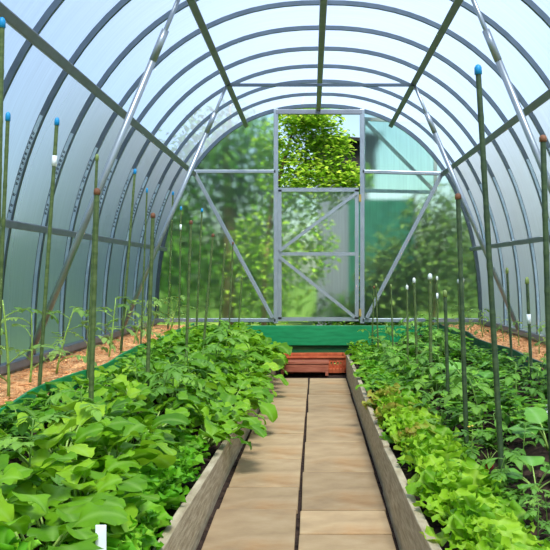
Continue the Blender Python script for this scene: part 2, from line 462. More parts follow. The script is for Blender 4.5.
for a, b in ((P(0, ZS), P(0, ZT - .05)), (P(s1, ZS), P(s1, ZT - .05)), (P(0, ZS), P(s1, ZS)), (P(0, ZT - .05), P(s1, ZT - .05)), (P(0, ZT - .06), P(s1, ZS))):
    m.beam(a, b, 0.032, 0.028, (0, 1, 0))
part(rel(O, m), 'window_frame', 'white_steel', wd)
m = MB(); m.add([P(0, ZS), P(s1, ZS), P(s1, ZT - .05), P(0, ZT - .05)], [(0, 1, 2, 3)]); part(rel(O, m), 'panel', 'end', wd)

# ------------------------------------------------------------------ boards, edging, soil and mulch
tag(MB().box((0.06, 7.87, 0.322), (2.9, 0.03, 0.184)).build('end_board', M['green_board'], bevel=0.004),
    'bright green painted board across the foot of the end wall', 'board')
tag(MB().box((0.04, 7.90, 0.15), (2.5, 0.028, 0.16)).build('end_board', M['green_old'], bevel=0.004),
    'worn dull green board below the bright green board, behind the crate', 'board')

def plank(name, a, b, za, zb, lean, th, mat, label, group):
    """upright board standing from a to b, tops at za / zb, leaning outwards by lean at the top"""
    m = MB(); vs = []
    n = 8
    s = 1 if a[0] > 0 else -1
    for i in range(n + 1):
        t = i / n
        x = a[0] + (b[0] - a[0]) * t; yy = a[1] + (b[1] - a[1]) * t; zt = za + (zb - za) * t
        l = lean * (1 - t)
        w_ = 0.004 * math.sin(7 * t + a[1])
        vs += [(x, yy, 0), (x + s * th, yy, 0), (x + s * (th + l) + w_, yy, zt), (x + s * l + w_, yy, zt)]
    fs = [(0, 1, 2, 3), tuple(4 * n + q for q in (3, 2, 1, 0))]
    for i in range(n):
        o = 4 * i
        for q in range(4): fs.append((o + q, o + 4 + q, o + 4 + (q + 1) % 4, o + (q + 1) % 4))
    m.add(vs, fs)
    return tag(m.build(name, M[mat], bevel=0.003), label, 'board', group)
plank('bed_board', (0.274, 1.3), (0.292, 3.46), 0.205, 0.19, 0.045, 0.028, 'board', 'weathered grey board on the lettuce side of the path, nearer one', 'boards along the path')
plank('bed_board', (0.296, 3.47), (0.304, 7.3), 0.20, 0.205, 0.0, 0.026, 'board', 'weathered grey board on the lettuce side of the path, farther one', 'boards along the path')
plank('bed_board', (-0.377, 1.3), (-0.370, 3.57), 0.205, 0.16, 0.008, 0.028, 'board', 'weathered grey board left of the slabs, nearer one with the clean top edge', 'boards along the path')
plank('bed_board', (-0.370, 3.58), (-0.300, 7.4), 0.155, 0.13, 0.0, 0.024, 'board', 'weathered grey board left of the slabs, farther one under overhanging leaves', 'boards along the path')

SOIL_L, SOIL_R, MUL = 0.125, 0.165, 0.41
def soil_l(x): return SOIL_L + 0.25 * max(0, min(1, (-x - 0.45) / 0.55))     # the beds rise towards the edging
def soil_r(x): return SOIL_R + 0.175 * max(0, min(1, (x - 0.55) / 0.5))
def bumpy(name, x0, x1, y0, y1, z, amp, step, mat, label, cat, seed, chips=0, zf=None):
    zf = zf or (lambda x: z)
    r = random.Random(seed); nx = max(3, int((x1 - x0) / step)); ny = int((y1 - y0) / step)
    vs = []; fs = []
    for j in range(ny + 1):
        for i in range(nx + 1):
            xx = x0 + (x1 - x0) * i / nx; yy = y0 + (y1 - y0) * j / ny
            dz = amp * (math.sin(xx * 17 + yy * 5) * 0.3 + math.sin(yy * 11 - xx * 23) * 0.3) + r.uniform(-amp, amp) * 0.6
            vs.append((xx, yy, zf(xx) + dz))
    for j in range(ny):
        for i in range(nx):
            o = j * (nx + 1) + i; fs.append((o, o + 1, o + nx + 2, o + nx + 1))
    m = MB(); m.add(vs, fs)
    for _ in range(chips):
        cx = r.uniform(x0, x1); c = (cx, r.uniform(y0, y1), zf(cx) + amp * 0.6)
        Mr = Matrix.Rotation(r.uniform(0, PI), 3, 'Z') @ Matrix.Rotation(r.uniform(-.5, .5), 3, 'X')
        m.box(c, (r.uniform(.008, .03), r.uniform(.005, .012), .004), Mr)
    return tag(m.build(name, M[mat], smooth=False), label, cat, kind='stuff')
bumpy('bed_soil', -1.16, -0.405, 1.2, 7.85, SOIL_L, 0.018, 0.04, 'soil', 'dark crumbly soil under the leafy plants of the left bed', 'soil', 3, 500, soil_l)
bumpy('bed_soil', 0.325, 1.20, 1.2, 7.85, SOIL_R, 0.018, 0.04, 'soil', 'dark crumbly soil showing between plants of the right bed', 'soil', 4, 900, soil_r)
bumpy('sawdust_mulch', -1.44, -1.07, 1.2, 7.9, MUL, 0.014, 0.03, 'sawdust', 'orange sawdust mulch along the foot of the left cover', 'mulch', 5, 1800)
bumpy('sawdust_mulch', 1.18, 1.59, 1.2, 7.9, MUL, 0.014, 0.03, 'sawdust', 'orange sawdust mulch along the foot of the right cover', 'mulch', 6, 1800)
def edging(x, za, mat, label, s):
    m = MB(); vs = []; fs = []; n = 60
    for i in range(n + 1):
        yy = 1.3 + 6.5 * i / n; w_ = 0.012 * math.sin(yy * 3.1) + 0.006 * math.sin(yy * 9)
        zt = za + 0.008 * math.sin(yy * 4)
        vs += [(x + w_ - .006, yy, 0.12), (x + w_ + .006, yy, 0.12), (x + w_ + .006 + s * .02, yy, zt), (x + w_ - .006 + s * .02, yy, zt)]
    fs = [(0, 1, 2, 3), tuple(4 * n + q for q in (3, 2, 1, 0))]
    for i in range(n):
        o = 4 * i
        for q in range(4): fs.append((o + q, o + 4 + q, o + 4 + (q + 1) % 4, o + (q + 1) % 4))
    m.add(vs, fs); tag(m.build('edging_strip', M[mat]), label, 'edging')
edging(-1.05, 0.442, 'edge_green', 'bright green plastic edging between the left bed and the sawdust', -1)
edging(1.16, 0.445, 'edge_dark', 'dark green plastic edging between the right bed and the sawdust', 1)

# ------------------------------------------------------------------ paving slabs of the path
jl = [1.25, 1.88, 2.52, 3.16, 3.50, 4.03, 4.66, 5.30, 5.95, 6.55, 7.12]
jr = [1.25, 1.78, 2.32, 2.87, 3.15, 3.75, 4.42, 5.35, 6.17, 6.72, 7.12]
rnd = random.Random(11)
def slab(x0, x1, y0, y1, label):
    g_ = 0.0065
    m = MB(); m.box((0, 0, 0), (x1 - x0 - 2 * g_, y1 - y0 - 2 * g_, 0.034))
    o = m.build('paving_slab', M['slab'], bevel=0.004)
    o.location = ((x0 + x1) / 2, (y0 + y1) / 2, 0.004 + rnd.uniform(-.002, .003))
    o.rotation_euler = (rnd.uniform(-.004, .004), rnd.uniform(-.006, .006), rnd.uniform(-.008, .008))
    tag(o, label, 'paving slab', 'paving slabs of the path')
jx = lambda yy: -0.058 + 0.012 * (yy - 1.3) * 0.6
for i in range(10):
    slab(-0.366 + 0.010 * i / 2, jx((jl[i] + jl[i + 1]) / 2), jl[i], jl[i + 1], 'tan concrete slab, %s from the front in the column beside the left bed board' % nth(i))
    slab(jx((jr[i] + jr[i + 1]) / 2), 0.272 + 0.003 * i, jr[i], jr[i + 1], 'tan concrete slab, %s from the front in the column beside the right bed board' % nth(i))

# ------------------------------------------------------------------ crate and wooden step at the far end of the path
ct = thing('plastic_crate', (0.03, 7.60, 0.02), 'orange plastic crate with slatted sides behind the wooden step', 'crate')
cw, cd, ch = 0.54, 0.30, 0.145
part(MB().box((0, 0, 0.008), (cw, cd, 0.012)), 'base', 'crate', ct)
def lattice(L, horiz, pos):
    m = MB()
    bx = (lambda c, z, l, h: m.box((c, pos, z), (l, 0.012, h))) if horiz else (lambda c, z, l, h: m.box((pos, c, z), (0.012, l, h)))
    for z, h in ((0.02, 0.03), (0.075, 0.012), (0.112, 0.012), (ch - 0.012, 0.026)): bx(0, z, L, h)
    n = int(L / 0.03)
    for i in range(n + 1): bx(-L / 2 + L * i / n, ch / 2, 0.010 if 0 < i < n else 0.03, ch - 0.01)
    return m
part(lattice(cw, True, -cd / 2), 'side_panel', 'crate', ct); part(lattice(cw, True, cd / 2), 'side_panel', 'crate', ct)
part(lattice(cd, False, -cw / 2), 'side_panel', 'crate', ct); part(lattice(cd, False, cw / 2), 'side_panel', 'crate', ct)
m = MB()
for a, b in (((-cw / 2 - .008, -cd / 2 - .01, ch), (cw / 2 + .008, -cd / 2 - .01, ch)), ((-cw / 2 - .008, cd / 2 + .01, ch), (cw / 2 + .008, cd / 2 + .01, ch)),
             ((-cw / 2 - .01, -cd / 2, ch), (-cw / 2 - .01, cd / 2, ch)), ((cw / 2 + .01, -cd / 2, ch), (cw / 2 + .01, cd / 2, ch))):
    m.beam(a, b, 0.026, 0.014)
part(m, 'rim', 'crate', ct); ct.rotation_euler = (0, 0, math.radians(3))
sp = thing('wooden_step', (-0.055, 7.33, 0.022), 'low red-brown wooden step in front of the orange crate', 'step')
part(MB().box((0, 0, 0.112), (0.42, 0.17, 0.020)), 'tread', 'step', sp, bevel=0.003)
part(MB().box((0, -0.068, 0.067), (0.40, 0.018, 0.070)), 'front_board', 'step', sp, bevel=0.003)
for s in (-1, 1): part(MB().box((s * 0.19, 0, 0.052), (0.026, 0.155, 0.104)), 'leg', 'step', sp, bevel=0.003)

# ------------------------------------------------------------------ plant stakes
# top pixel, pixel where it meets leaves or ground, depth, radius, cap, ground height, coating, label, white tag height fraction
ST = [
 ((2, 22), (-4, 330), 2.60, .0085, 'blue', SOIL_L, 'stake', 'green stake with blue cap at the left picture edge, tallest of the left bed', None),
 ((8, 116), (0, 300), 3.00, .0070, 'blue', MUL, 'stake', 'green stake with blue cap in the left sawdust, nearest the camera', None),
 ((57, 121), (39, 392), 3.50, .0080, 'blue', MUL, 'stake', 'leaning blue-capped green stake in left sawdust beside the first thin tomato plant', .14),
 ((97, 157), (88, 372), 4.05, .0070, 'green', MUL, 'stake', 'green stake close behind the thick brown-topped stake of the left bed', None),
 ((97, 191), (89, 470), 2.95, .0090, 'brown', SOIL_L, 'stake', 'thick green stake with brown top, nearest in the left bed row', None),
 ((135, 171), (121, 352), 5.10, .0075, 'blue', MUL, 'stake', 'blue-capped green stake in the left sawdust beside a taller-looking thin stake', None),
 ((147, 190), (141, 342), 5.70, .0060, 'blue', MUL, 'stake', 'thin blue-capped green stake in the left sawdust behind a thick brown-topped stake', None),
 ((153, 215), (146, 425), 3.90, .0090, 'brown', SOIL_L, 'stake', 'thick green stake with brown top, second in the left bed row', None),
 ((173, 193), (168, 326), 7.30, .0080, 'blue', MUL, 'stake', 'blue-capped green stake in the left sawdust close to the end wall', None),
 ((181, 208), (179, 330), 6.90, .0070, 'blue', SOIL_L, 'stake', 'blue-capped green stake carrying a white tag near the end wall', .14),
 ((191, 222), (185, 390), 4.90, .0085, 'brown', SOIL_L, 'stake', 'green stake with brown top, third in the left bed row', None),
 ((202, 210), (197, 316), 7.20, .0085, 'blue', SOIL_L, 'stake', 'blue-capped green stake before the trunk seen through the end wall', None),
 ((213, 235), (203, 352), 5.90, .0090, 'brown', SOIL_L, 'stake', 'leaning green stake with brown top, fourth in the left bed row', None),
 ((225, 245), (219, 332), 6.60, .0080, 'green', SOIL_L, 'stake', 'green stake with green top, fifth in the left bed row', None),
 ((233, 243), (229, 332), 7.00, .0065, 'brown', SOIL_L, 'stake', 'thin green stake with brown top, sixth in the left bed row', None),
 ((242, 277), (239, 320), 7.40, .0065, 'green', SOIL_L, 'stake', 'shortest green stake at the far end of the left bed', None),
 ((374, 287), (372, 345), 7.40, .0070, 'brown', SOIL_R, 'stake', 'short green stake at the far end of the right bed, left of a close pair', None),
 ((376, 285), (378, 342), 7.00, .0070, 'green', SOIL_R, 'stake', 'short leaning green stake at far end of right bed, right of a close pair', None),
 ((391, 286), (393, 352), 6.50, .0070, 'green', SOIL_R, 'stake', 'green stake with plain top, seventh from the front in the right bed row', None),
 ((407, 287), (408, 365), 5.80, .0075, 'white', SOIL_R, 'stake', 'thin green stake with white cap, sixth from the front in right bed row', None),
 ((414, 280), (418, 385), 5.20, .0080, 'white', SOIL_R, 'stake', 'green stake with white cap, fifth from the front in the right bed row', None),
 ((430, 276), (431, 398), 4.75, .0100, 'white', SOIL_R, 'stake', 'thickest green stake with white cap, fourth from front in right bed row', None),
 ((437, 278), (438, 336), 6.40, .0070, 'white', SOIL_R, 'stake', 'white-capped green stake with a white tag, behind the thickest right stake', .22),
 ((445, 293), (449, 428), 3.85, .0080, 'green', SOIL_R, 'stake_dark', 'dark green stake with plain top, third from the front in right bed row', None),
 ((458, 196), (467, 455), 3.25, .0095, 'brown', SOIL_R, 'stake_dark', 'dark green stake with brown top, second from the front in right bed row', None),
 ((458, 281), (460, 338), 6.60, .0065, 'white', SOIL_R, 'stake', 'pale-capped thin stake just left of a twin in the far right bed', None),
 ((463, 280), (464, 340), 6.40, .0065, 'white', SOIL_R, 'stake', 'pale-capped thin stake just right of a twin in the far right bed', None),
 ((478, 69), (503, 490), 2.74, .0095, 'blue', SOIL_R, 'stake_dark', 'tallest dark green stake with blue cap, nearest in the right bed row', None),
 ((507, 270), (512, 365), 4.60, .0070, 'green', SOIL_R, 'stake_dark', 'thin dark green stake beside the dark edging, behind the tagged one', None),
 ((527, 280), (532, 385), 3.90, .0075, 'green', SOIL_R, 'stake_dark', 'dark green stake with a white tag beside the dark edging', .30),
 ((543, 138), (551, 420), 2.85, .0100, 'brown', SOIL_R, 'stake_dark', 'thick dark green stake with brown top at the right picture edge', None),
]
for (t_, b_, d, r_, cap, gz, mat, lab, tagf) in ST:
    top = px(*t_, d); low = px(*b_, d)
    dirv = (low - top).normalized()
    foot = top + dirv * ((top.z - gz + 0.06) / -dirv.z)
    gz = gz if gz == MUL else (soil_l(foot.x) if foot.x < 0 else soil_r(foot.x)); foot = top + dirv * ((top.z - gz + 0.06) / -dirv.z)
    o = thing('garden_stake', (foot.x, foot.y, gz), lab, 'garden stake', 'garden stakes in the beds')
    ta = top - o.location; fa = foot - o.location
    n = 9
    m = MB(); pts = [fa.lerp(ta, i / n) for i in range(n + 1)]
    rr = []; pp = []
    for i, p in enumerate(pts):                      # cane-like joints along the coating
        pp.append(p); rr.append(r_ * (1.10 if 0 < i < n else 1.0))
        if i < n:
            pp.append(p.lerp(pts[i + 1], 0.12)); rr.append(r_ * 0.97); pp.append(p.lerp(pts[i + 1], 0.88)); rr.append(r_ * 0.97)
    m.tube(pp, rr, 10); m.build('rod', M[mat], o, True)
    up = -dirv
    m = MB(); L = 0.030 if cap != 'brown' else 0.022
    m.tube([ta - up * L * 0.6, ta - up * L * .58, ta + up * L * .15, ta + up * L * .4, ta + up * L * .5], [r_ * 1.05, r_ * 1.3, r_ * 1.25, r_ * .8, r_ * .2], 10)
    m.build('cap', M['cap_' + cap], o, True)
    if tagf:
        c = ta.lerp(fa, tagf); m = MB(); m.tube([c - up * .022, c + up * .022], r_ * 1.28, 10); m.build('tag', M['label'], o, True)

# ------------------------------------------------------------------ plants
def blade(mb, base, az, el0, bend, L, W, nt, ns, shape, fold, ruf, rf, roll, tint, rng, tipred=0.0):
    """one leaf blade as a curved grid: starts at base, heads out along az at elevation el0 and bends down"""
    r = Vector((math.cos(az), math.sin(az), 0)); sd0 = Vector((-math.sin(az), math.cos(az), 0)); zv = Vector((0, 0, 1))
    p = Vector(base); vs = []; vein = []; tips = []; ph = rng.uniform(0, 6.28)
    for i in range(nt + 1):
        t = i / nt; el = el0 - bend * t
        T = r * math.cos(el) + zv * math.sin(el); N = zv * math.cos(el) - r * math.sin(el)
        if i: p = p + T * (L / nt)
        cr, sr = math.cos(roll), math.sin(roll)
        sd = sd0 * cr + N * sr; nn = N * cr - sd0 * sr
        wv = shape(t) * W
        for j in range(ns + 1):
            q = 2 * j / ns - 1; aq = abs(q)
            e = math.sin(ph + rf * t * 6.28 + (2.1 if q > 0 else 0)) * aq ** 1.5 * ruf
            e2 = math.cos(ph + rf * 1.7 * t * 6.28 + q * 3) * aq ** 2 * ruf * 0.6
            vs.append(p + sd * (q * wv * (1 + 0.3 * e2 / max(ruf, 1e-6) * (ruf > 0.004) * 0.5)) + nn * (fold * aq * wv + e) + T * (e2 * 0.8))
            vein.append(max(0.0, 1 - aq * ns * 0.55) if 0 < j < ns else 0.0)
            tips.append(tipred * max(0, t - 0.55) * 2.0 * (0.4 + 0.6 * aq))
    fs = []
    for i in range(nt):
        for j in range(ns):
            o = i * (ns + 1) + j; fs.append((o, o + 1, o + ns + 2, o + ns + 1))
    mb.add(vs, fs, tint=tint, vein=vein, tip=tips)
    return p

def stalk_to(mb, base, az, el0, bend, L, r0, r1, n=4):
    r = Vector((math.cos(az), math.sin(az), 0)); zv = Vector((0, 0, 1)); p = Vector(base); pts = [p.copy()]
    for i in range(n):
        el = el0 - bend * (i + .5) / n
        p = p + (r * math.cos(el) + zv * math.sin(el)) * (L / n); pts.append(p.copy())
    mb.tube(pts, [r0 + (r1 - r0) * i / n for i in range(n + 1)], 5, True)
    return p, el0 - bend

ovate = lambda t: math.sin(PI * min(1, t ** 0.62 * 0.985 + 0.015)) ** 0.8
def lyrate(k, a):
    return lambda t: (0.25 + 0.75 * min(1, t * 1.9)) * math.sin(PI * min(1, 0.12 + 0.87 * t)) ** 0.48 * (1 + a * math.sin(k * t * 6.28) + a * .4 * math.sin(k * 2.7 * t * 6.28))
obov = lambda t: (0.22 + 0.78 * t ** 0.8) * (1 if t < 0.86 else math.sqrt(max(0.03, 1 - ((t - 0.86) / 0.14) ** 2 * 0.85)))
lance = lambda t: math.sin(PI * min(1, 0.04 + 0.95 * t ** 0.8))

STORE = (0, -4.0, -3.0)
def proto(name, cat):
    o = bpy.data.objects.new(name, None); o['category'] = cat; o.empty_display_size = 0.05
    return o
def finish(o, fm, sm, fmat, smat):
    f = fm.build('foliage', fmat, o, True); s_ = sm.build('stalks', smat, o, True)
    return [o, f, s_]

def mk_mustard(seed, mat, lobes, name, nl=15, tall=1.0, wide=1.0):
    r = random.Random(seed); fm, sm = MB(), MB(); o = proto(name, 'vegetable plant')
    for i in range(nl):
        az = i * 2.4 + r.uniform(-.4, .4); inner = i / nl
        el = math.radians(r.uniform(38, 62) + 22 * inner)
        L = r.uniform(.07, .15) * (1.05 - .35 * inner) * tall
        p, e = stalk_to(sm, (0.008 * math.cos(az), 0.008 * math.sin(az), 0), az, el, r.uniform(.1, .45), L, .0042, .0026)
        bl = r.uniform(.095, .145) * (1.05 - .35 * inner)
        blade(fm, p, az + r.uniform(-.3, .3), e + r.uniform(-.15, .15), r.uniform(.7, 1.6), bl, bl * r.uniform(.34, .46) * wide, 16, 6,
              lyrate(r.uniform(2.4, 3.6), lobes), r.uniform(-.04, .18), .006, r.uniform(1.4, 2.4), r.uniform(-.5, .5), r.uniform(0, .75), r)
    return finish(o, fm, sm, M[mat], M['pale_stalk'])

def mk_lettuce(seed, mat, name, tipred=0.0, nl=30):
    r = random.Random(seed); fm, sm = MB(), MB(); o = proto(name, 'vegetable plant')
    for i in range(nl):
        az = i * 2.4 + r.uniform(-.3, .3); inner = i / nl
        el = math.radians(26 + 52 * inner + r.uniform(-10, 10))
        p, e = stalk_to(sm, (0.012 * math.cos(az), 0.012 * math.sin(az), 0), az, el, .1, r.uniform(.02, .04) + .02 * inner, .006, .004, 2)
        bl = r.uniform(.085, .125) * (1.05 - .3 * inner)
        blade(fm, p, az, e, r.uniform(-.2, .9), bl, bl * r.uniform(.40, .55), 18, 8, obov, r.uniform(.1, .35), r.uniform(.009, .014),
              r.uniform(2.6, 4), r.uniform(-.35, .35), r.uniform(0, .75), r, tipred * r.random())
    return finish(o, fm, sm, M[mat], M['pale_stalk'])

def mk_compound(seed, mat, name, h, nl, leaf=.12, stem='stalk', flowers=0, leaflet=.042):
    r = random.Random(seed); fm, sm = MB(), MB(); o = proto(name, 'vegetable plant')
    lx, ly = r.uniform(-.04, .04), r.uniform(-.04, .04)
    sp_ = [Vector((lx * (i / 6) ** 1.5, ly * (i / 6) ** 1.5, h * i / 6)) for i in range(7)]
    sm.tube(sp_, [.0045 - .0004 * i for i in range(7)], 6)
    for i in range(nl):
        q = .18 + .8 * i / max(1, nl - 1); base_ = sp_[0].lerp(sp_[6], q); az = i * 2.4 + r.uniform(-.4, .4)
        L = leaf * (1.1 - .45 * q) * r.uniform(.85, 1.2); el = math.radians(r.uniform(15, 55)); bend = r.uniform(.5, 1.2)
        rr = Vector((math.cos(az), math.sin(az), 0)); n = 5; p = base_.copy(); pts = [p.copy()]; tint = r.uniform(0, .75)
        for k_ in range(n):
            e = el - bend * (k_ + .5) / n
            p = p + (rr * math.cos(e) + Vector((0, 0, math.sin(e)))) * (L / n); pts.append(p.copy())
            if k_ >= 1:
                for sgn in (-1, 1):
                    l = leaflet * r.uniform(.7, 1.2) * (1.1 if 1 < k_ < 4 else .8)
                    blade(fm, p, az + sgn * r.uniform(.9, 1.3), e + r.uniform(-.2, .3), r.uniform(.3, 1.0), l, l * .30, 4, 2, lance, .15, 0, 1, 0, tint, r)
        blade(fm, p, az, el - bend, .6, leaflet * 1.3, leaflet * .42, 4, 2, lance, .15, 0, 1, 0, tint, r)
        sm.tube(pts, [.0022 - .0003 * k_ for k_ in range(n + 1)], 4)
    parts = finish(o, fm, sm, M[mat], M[stem])
    if flowers:
        for q in range(flowers):
            m_ = MB(); c = sp_[6] + Vector((.016 * (q * 2 - 1), -.01, .012))
            for k_ in range(5):
                blade(m_, c, k_ * 1.257, .5, .4, .012, .005, 3, 2, lance, .1, 0, 1, 0, .5, r)
            m_.tube([c - Vector((0, 0, .004)), c + Vector((0, 0, .008))], [.003, .0015], 6)
            parts.append(m_.build('flower', M['yellow'], o, True))
    return parts

def mk_herb(seed, mat, name, ns_=8, h=.16, l0=.045, wide=.42):
    r = random.Random(seed); fm, sm = MB(), MB(); o = proto(name, 'vegetable plant')
    for s_ in range(ns_):
        az = s_ * 2.4 + r.uniform(-.3, .3); el = math.radians(r.uniform(40, 82)); L = h * r.uniform(.7, 1.2)
        rr = Vector((math.cos(az), math.sin(az), 0)); p = Vector((0, 0, 0)); pts = [p.copy()]; n = 6
        for k_ in range(n):
            e = el - .5 * k_ / n; p = p + (rr * math.cos(e) + Vector((0, 0, math.sin(e)))) * (L / n); pts.append(p.copy())
            if k_ > 0:
                for q in range(2):
                    a2 = az + k_ * 1.57 + q * PI + r.uniform(-.4, .4); l = l0 * r.uniform(.7, 1.35)
                    blade(fm, p, a2, r.uniform(-.1, .7), r.uniform(.3, 1.1), l, l * wide, 4, 2, ovate, .18, 0, 1, 0, r.uniform(0, .75), r)
        blade(fm, p, az, .5, .5, l0, l0 * wide, 4, 2, ovate, .2, 0, 1, 0, r.uniform(.3, .8), r)
        sm.tube(pts, [.0024 - .0002 * k_ for k_ in range(n + 1)], 4)
    return finish(o, fm, sm, M[mat], M['stalk'])

def mk_cabbage(seed, mat, name, nl=7):
    r = random.Random(seed); fm, sm = MB(), MB(); o = proto(name, 'vegetable plant')
    for i in range(nl):
        az = i * 2.4 + r.uniform(-.3, .3); el = math.radians(r.uniform(45, 75))
        p, e = stalk_to(sm, (0, 0, 0), az, el, .4, r.uniform(.07, .13), .0045, .003)
        bl = r.uniform(.10, .15)
        blade(fm, p, az, e, r.uniform(.5, 1.1), bl, bl * .46, 9, 6, ovate, r.uniform(-.1, .12), .005, 1.5, r.uniform(-.3, .3), r.uniform(0, .7), r)
    return finish(o, fm, sm, M[mat], M['pale_stalk'])

PROTO = {
 'mustard': [mk_mustard(s, 'mustard', .13, 'mustard_plant') for s in (1, 2, 3, 4)],
 'radish': [mk_mustard(s, 'radish', .06, 'radish_plant', 10, .9, 1.15) for s in (11, 12, 13)],
 'bigleaf': [mk_mustard(s, 'mustard', .11, 'mustard_plant', 14, 1.0, 1.2) for s in (21, 22)],
 'lettuce': [mk_lettuce(s, 'lettuce', 'lettuce') for s in (31, 32, 33)],
 'redtip': [mk_lettuce(s, 'lettuce_red', 'lettuce', 1.0) for s in (36, 37)],
 'greenlettuce': [mk_lettuce(s, 'green_lettuce', 'lettuce') for s in (41, 42)],
 'tomato': [mk_compound(s, 'tomato', 'tomato_plant', .24, 8) for s in (51, 52, 53)],
 'thin': [mk_compound(s, 'thin_tomato', 'tomato_plant', .26, 6, .13, 'pale_stalk', 0, .034) for s in (56, 57, 58)],
 'flowering': [mk_compound(61, 'tomato', 'tomato_plant', .27, 7, .10, 'pale_stalk', 2)],
 'herb': [mk_herb(s, 'herb', 'leafy_herb') for s in (71, 72, 73)],
 'cabbage': [mk_cabbage(s, 'cabbage', 'cabbage_seedling') for s in (81, 82)],
}
DESC = {'mustard': 'lobe-leaved mustard', 'radish': 'smooth-leaved radish', 'bigleaf': 'large-leaved mustard', 'lettuce': 'frilly yellow-green lettuce',
        'redtip': 'frilly bronze-tinged lettuce', 'greenlettuce': 'frilly bright green lettuce', 'tomato': 'young feathery tomato', 'thin': 'thin pale tomato',
        'flowering': 'yellow-flowered tomato plant', 'herb': 'small-leaved green herb', 'cabbage': 'round-leaved cabbage seedling'}
used = {}
def plant(kind, x, y, z, sc, label, group, rng, tilt=0.0, taz=0.0):
    var = rng.randrange(len(PROTO[kind])); ps = PROTO[kind][var]; rz = rng.uniform(0, 6.28)
    rot = (Matrix.Rotation(tilt, 3, Vector((-math.sin(taz), math.cos(taz), 0))) @ Matrix.Rotation(rz, 3, 'Z')).to_euler()
    if (kind, var) not in used:
        used[(kind, var)] = 1; o = ps[0]; COL.objects.link(o)
        o.location = (x, y, z); o.rotation_euler = rot; o.scale = (sc,) * 3; o['label'] = label; o['group'] = group
        return o
    return dup(ps[0], (x, y, z), rot, sc, label, group)

def row(x, y0, y1, step, pick, scale, where, group, seed, z, tilt=0.0, taz=0.0, jit=.03):
    r = random.Random(seed); ys = []; y = y0
    while y < y1: ys.append(y); y += step * r.uniform(.92, 1.08)
    for i, yy in enumerate(ys):
        k_ = pick(yy, r); tl = tilt(yy) if callable(tilt) else tilt
        plant(k_, (x(yy) if callable(x) else x) + r.uniform(-jit, jit), yy, z, scale(yy) * r.uniform(.88, 1.14), '%s, %s from the front in the %s' % (DESC[k_], nth(i), where), group, r, tl * r.uniform(.5, 1.2), taz)

# left bed, four rows
LG, RG1, RG2 = 'leafy plants of the left bed', 'lettuces and herbs along the right board', 'mixed young plants of the right bed'
row(lambda y: -0.53 if y < 3.6 else -0.46, 1.80, 7.75, .175, lambda y, r: 'greenlettuce' if y < 3.5 else 'mustard', lambda y: .92 if y < 3.5 else 1.15 + .02 * (y - 3.4),
    'row along the left path board', LG, 1, soil_l(-.5), lambda y: .12 if y < 3.6 else .32, 0.0, .015)
row(-0.65, 1.72, 7.75, .18, lambda y, r: ('bigleaf' if r.random() < .5 else 'greenlettuce') if y < 2.7 else ('mustard' if r.random() < .75 else 'tomato'),
    lambda y: 1.08 + .09 * max(0, y - 4), 'second row from the left board', LG, 2, soil_l(-.65))
row(-0.80, 1.80, 7.7, .18, lambda y, r: r.choice(('bigleaf', 'mustard', 'tomato')) if y < 4 else r.choice(('mustard', 'radish', 'mustard')),
    lambda y: 1.03 + .05 * max(0, y - 4), 'third row from the left board', LG, 3, soil_l(-.8))
row(-0.95, 2.25, 7.6, .165, lambda y, r: r.choice(('radish', 'herb', 'bigleaf')), lambda y: .72, 'row along the bright green edging', LG, 4, soil_l(-.95))
# right bed
row(lambda y: .462 if y < 3.5 else .44, 1.72, 7.5, .135, lambda y, r: 'lettuce' if y < 3.3 else (r.choice(('redtip', 'redtip', 'lettuce')) if y < 4.6 else r.choice(('greenlettuce', 'herb', 'mustard'))),
    lambda y: .98 if y < 5 else .8, 'row along the right path board', RG1, 5, SOIL_R, .12, 0.0, .015)
row(0.55, 2.62, 7.6, .19, lambda y, r: ('flowering' if 2.9 < y < 3.06 else r.choice(('herb', 'tomato', 'radish') if y < 5 else ('herb', 'mustard', 'tomato'))),
    lambda y: .72 if y < 4.5 else .9, 'second row from the right board', RG2, 6, SOIL_R)
row(0.62, 2.12, 2.75, .11, lambda y, r: r.choice(('herb', 'tomato')), lambda y: .42, 'seedling row by the right board', RG2, 21, soil_r(.62))
row(0.70, 2.65, 7.6, .21, lambda y, r: r.choice(('cabbage', 'herb', 'tomato')) if y < 3.4 else r.choice(('herb', 'tomato', 'radish')),
    lambda y: .68 if y < 3.4 else .95, 'third row from the right board', RG2, 7, soil_r(.7))
row(0.86, 3.00, 7.6, .19, lambda y, r: r.choice(('herb', 'herb', 'tomato', 'cabbage')), lambda y: .95, 'fourth row from the right board', RG2, 8, soil_r(.86))
row(1.02, 3.55, 7.6, .19, lambda y, r: r.choice(('herb', 'tomato', 'herb')), lambda y: .8, 'row along the dark green edging', RG2, 9, soil_r(1.02))
# thin tomato plants in the sawdust on both sides
row(-1.22, 3.30, 7.7, .42, lambda y, r: 'thin', lambda y: 1.3 if y < 5 else 1.1, 'left sawdust', 'tomato plants in the left sawdust', 10, MUL, .15, 0, .05)
row(1.34, 4.75, 7.7, .42, lambda y, r: 'thin', lambda y: .75, 'right sawdust', 'tomato plants in the right sawdust', 12, MUL, .1, 3.1, .05)

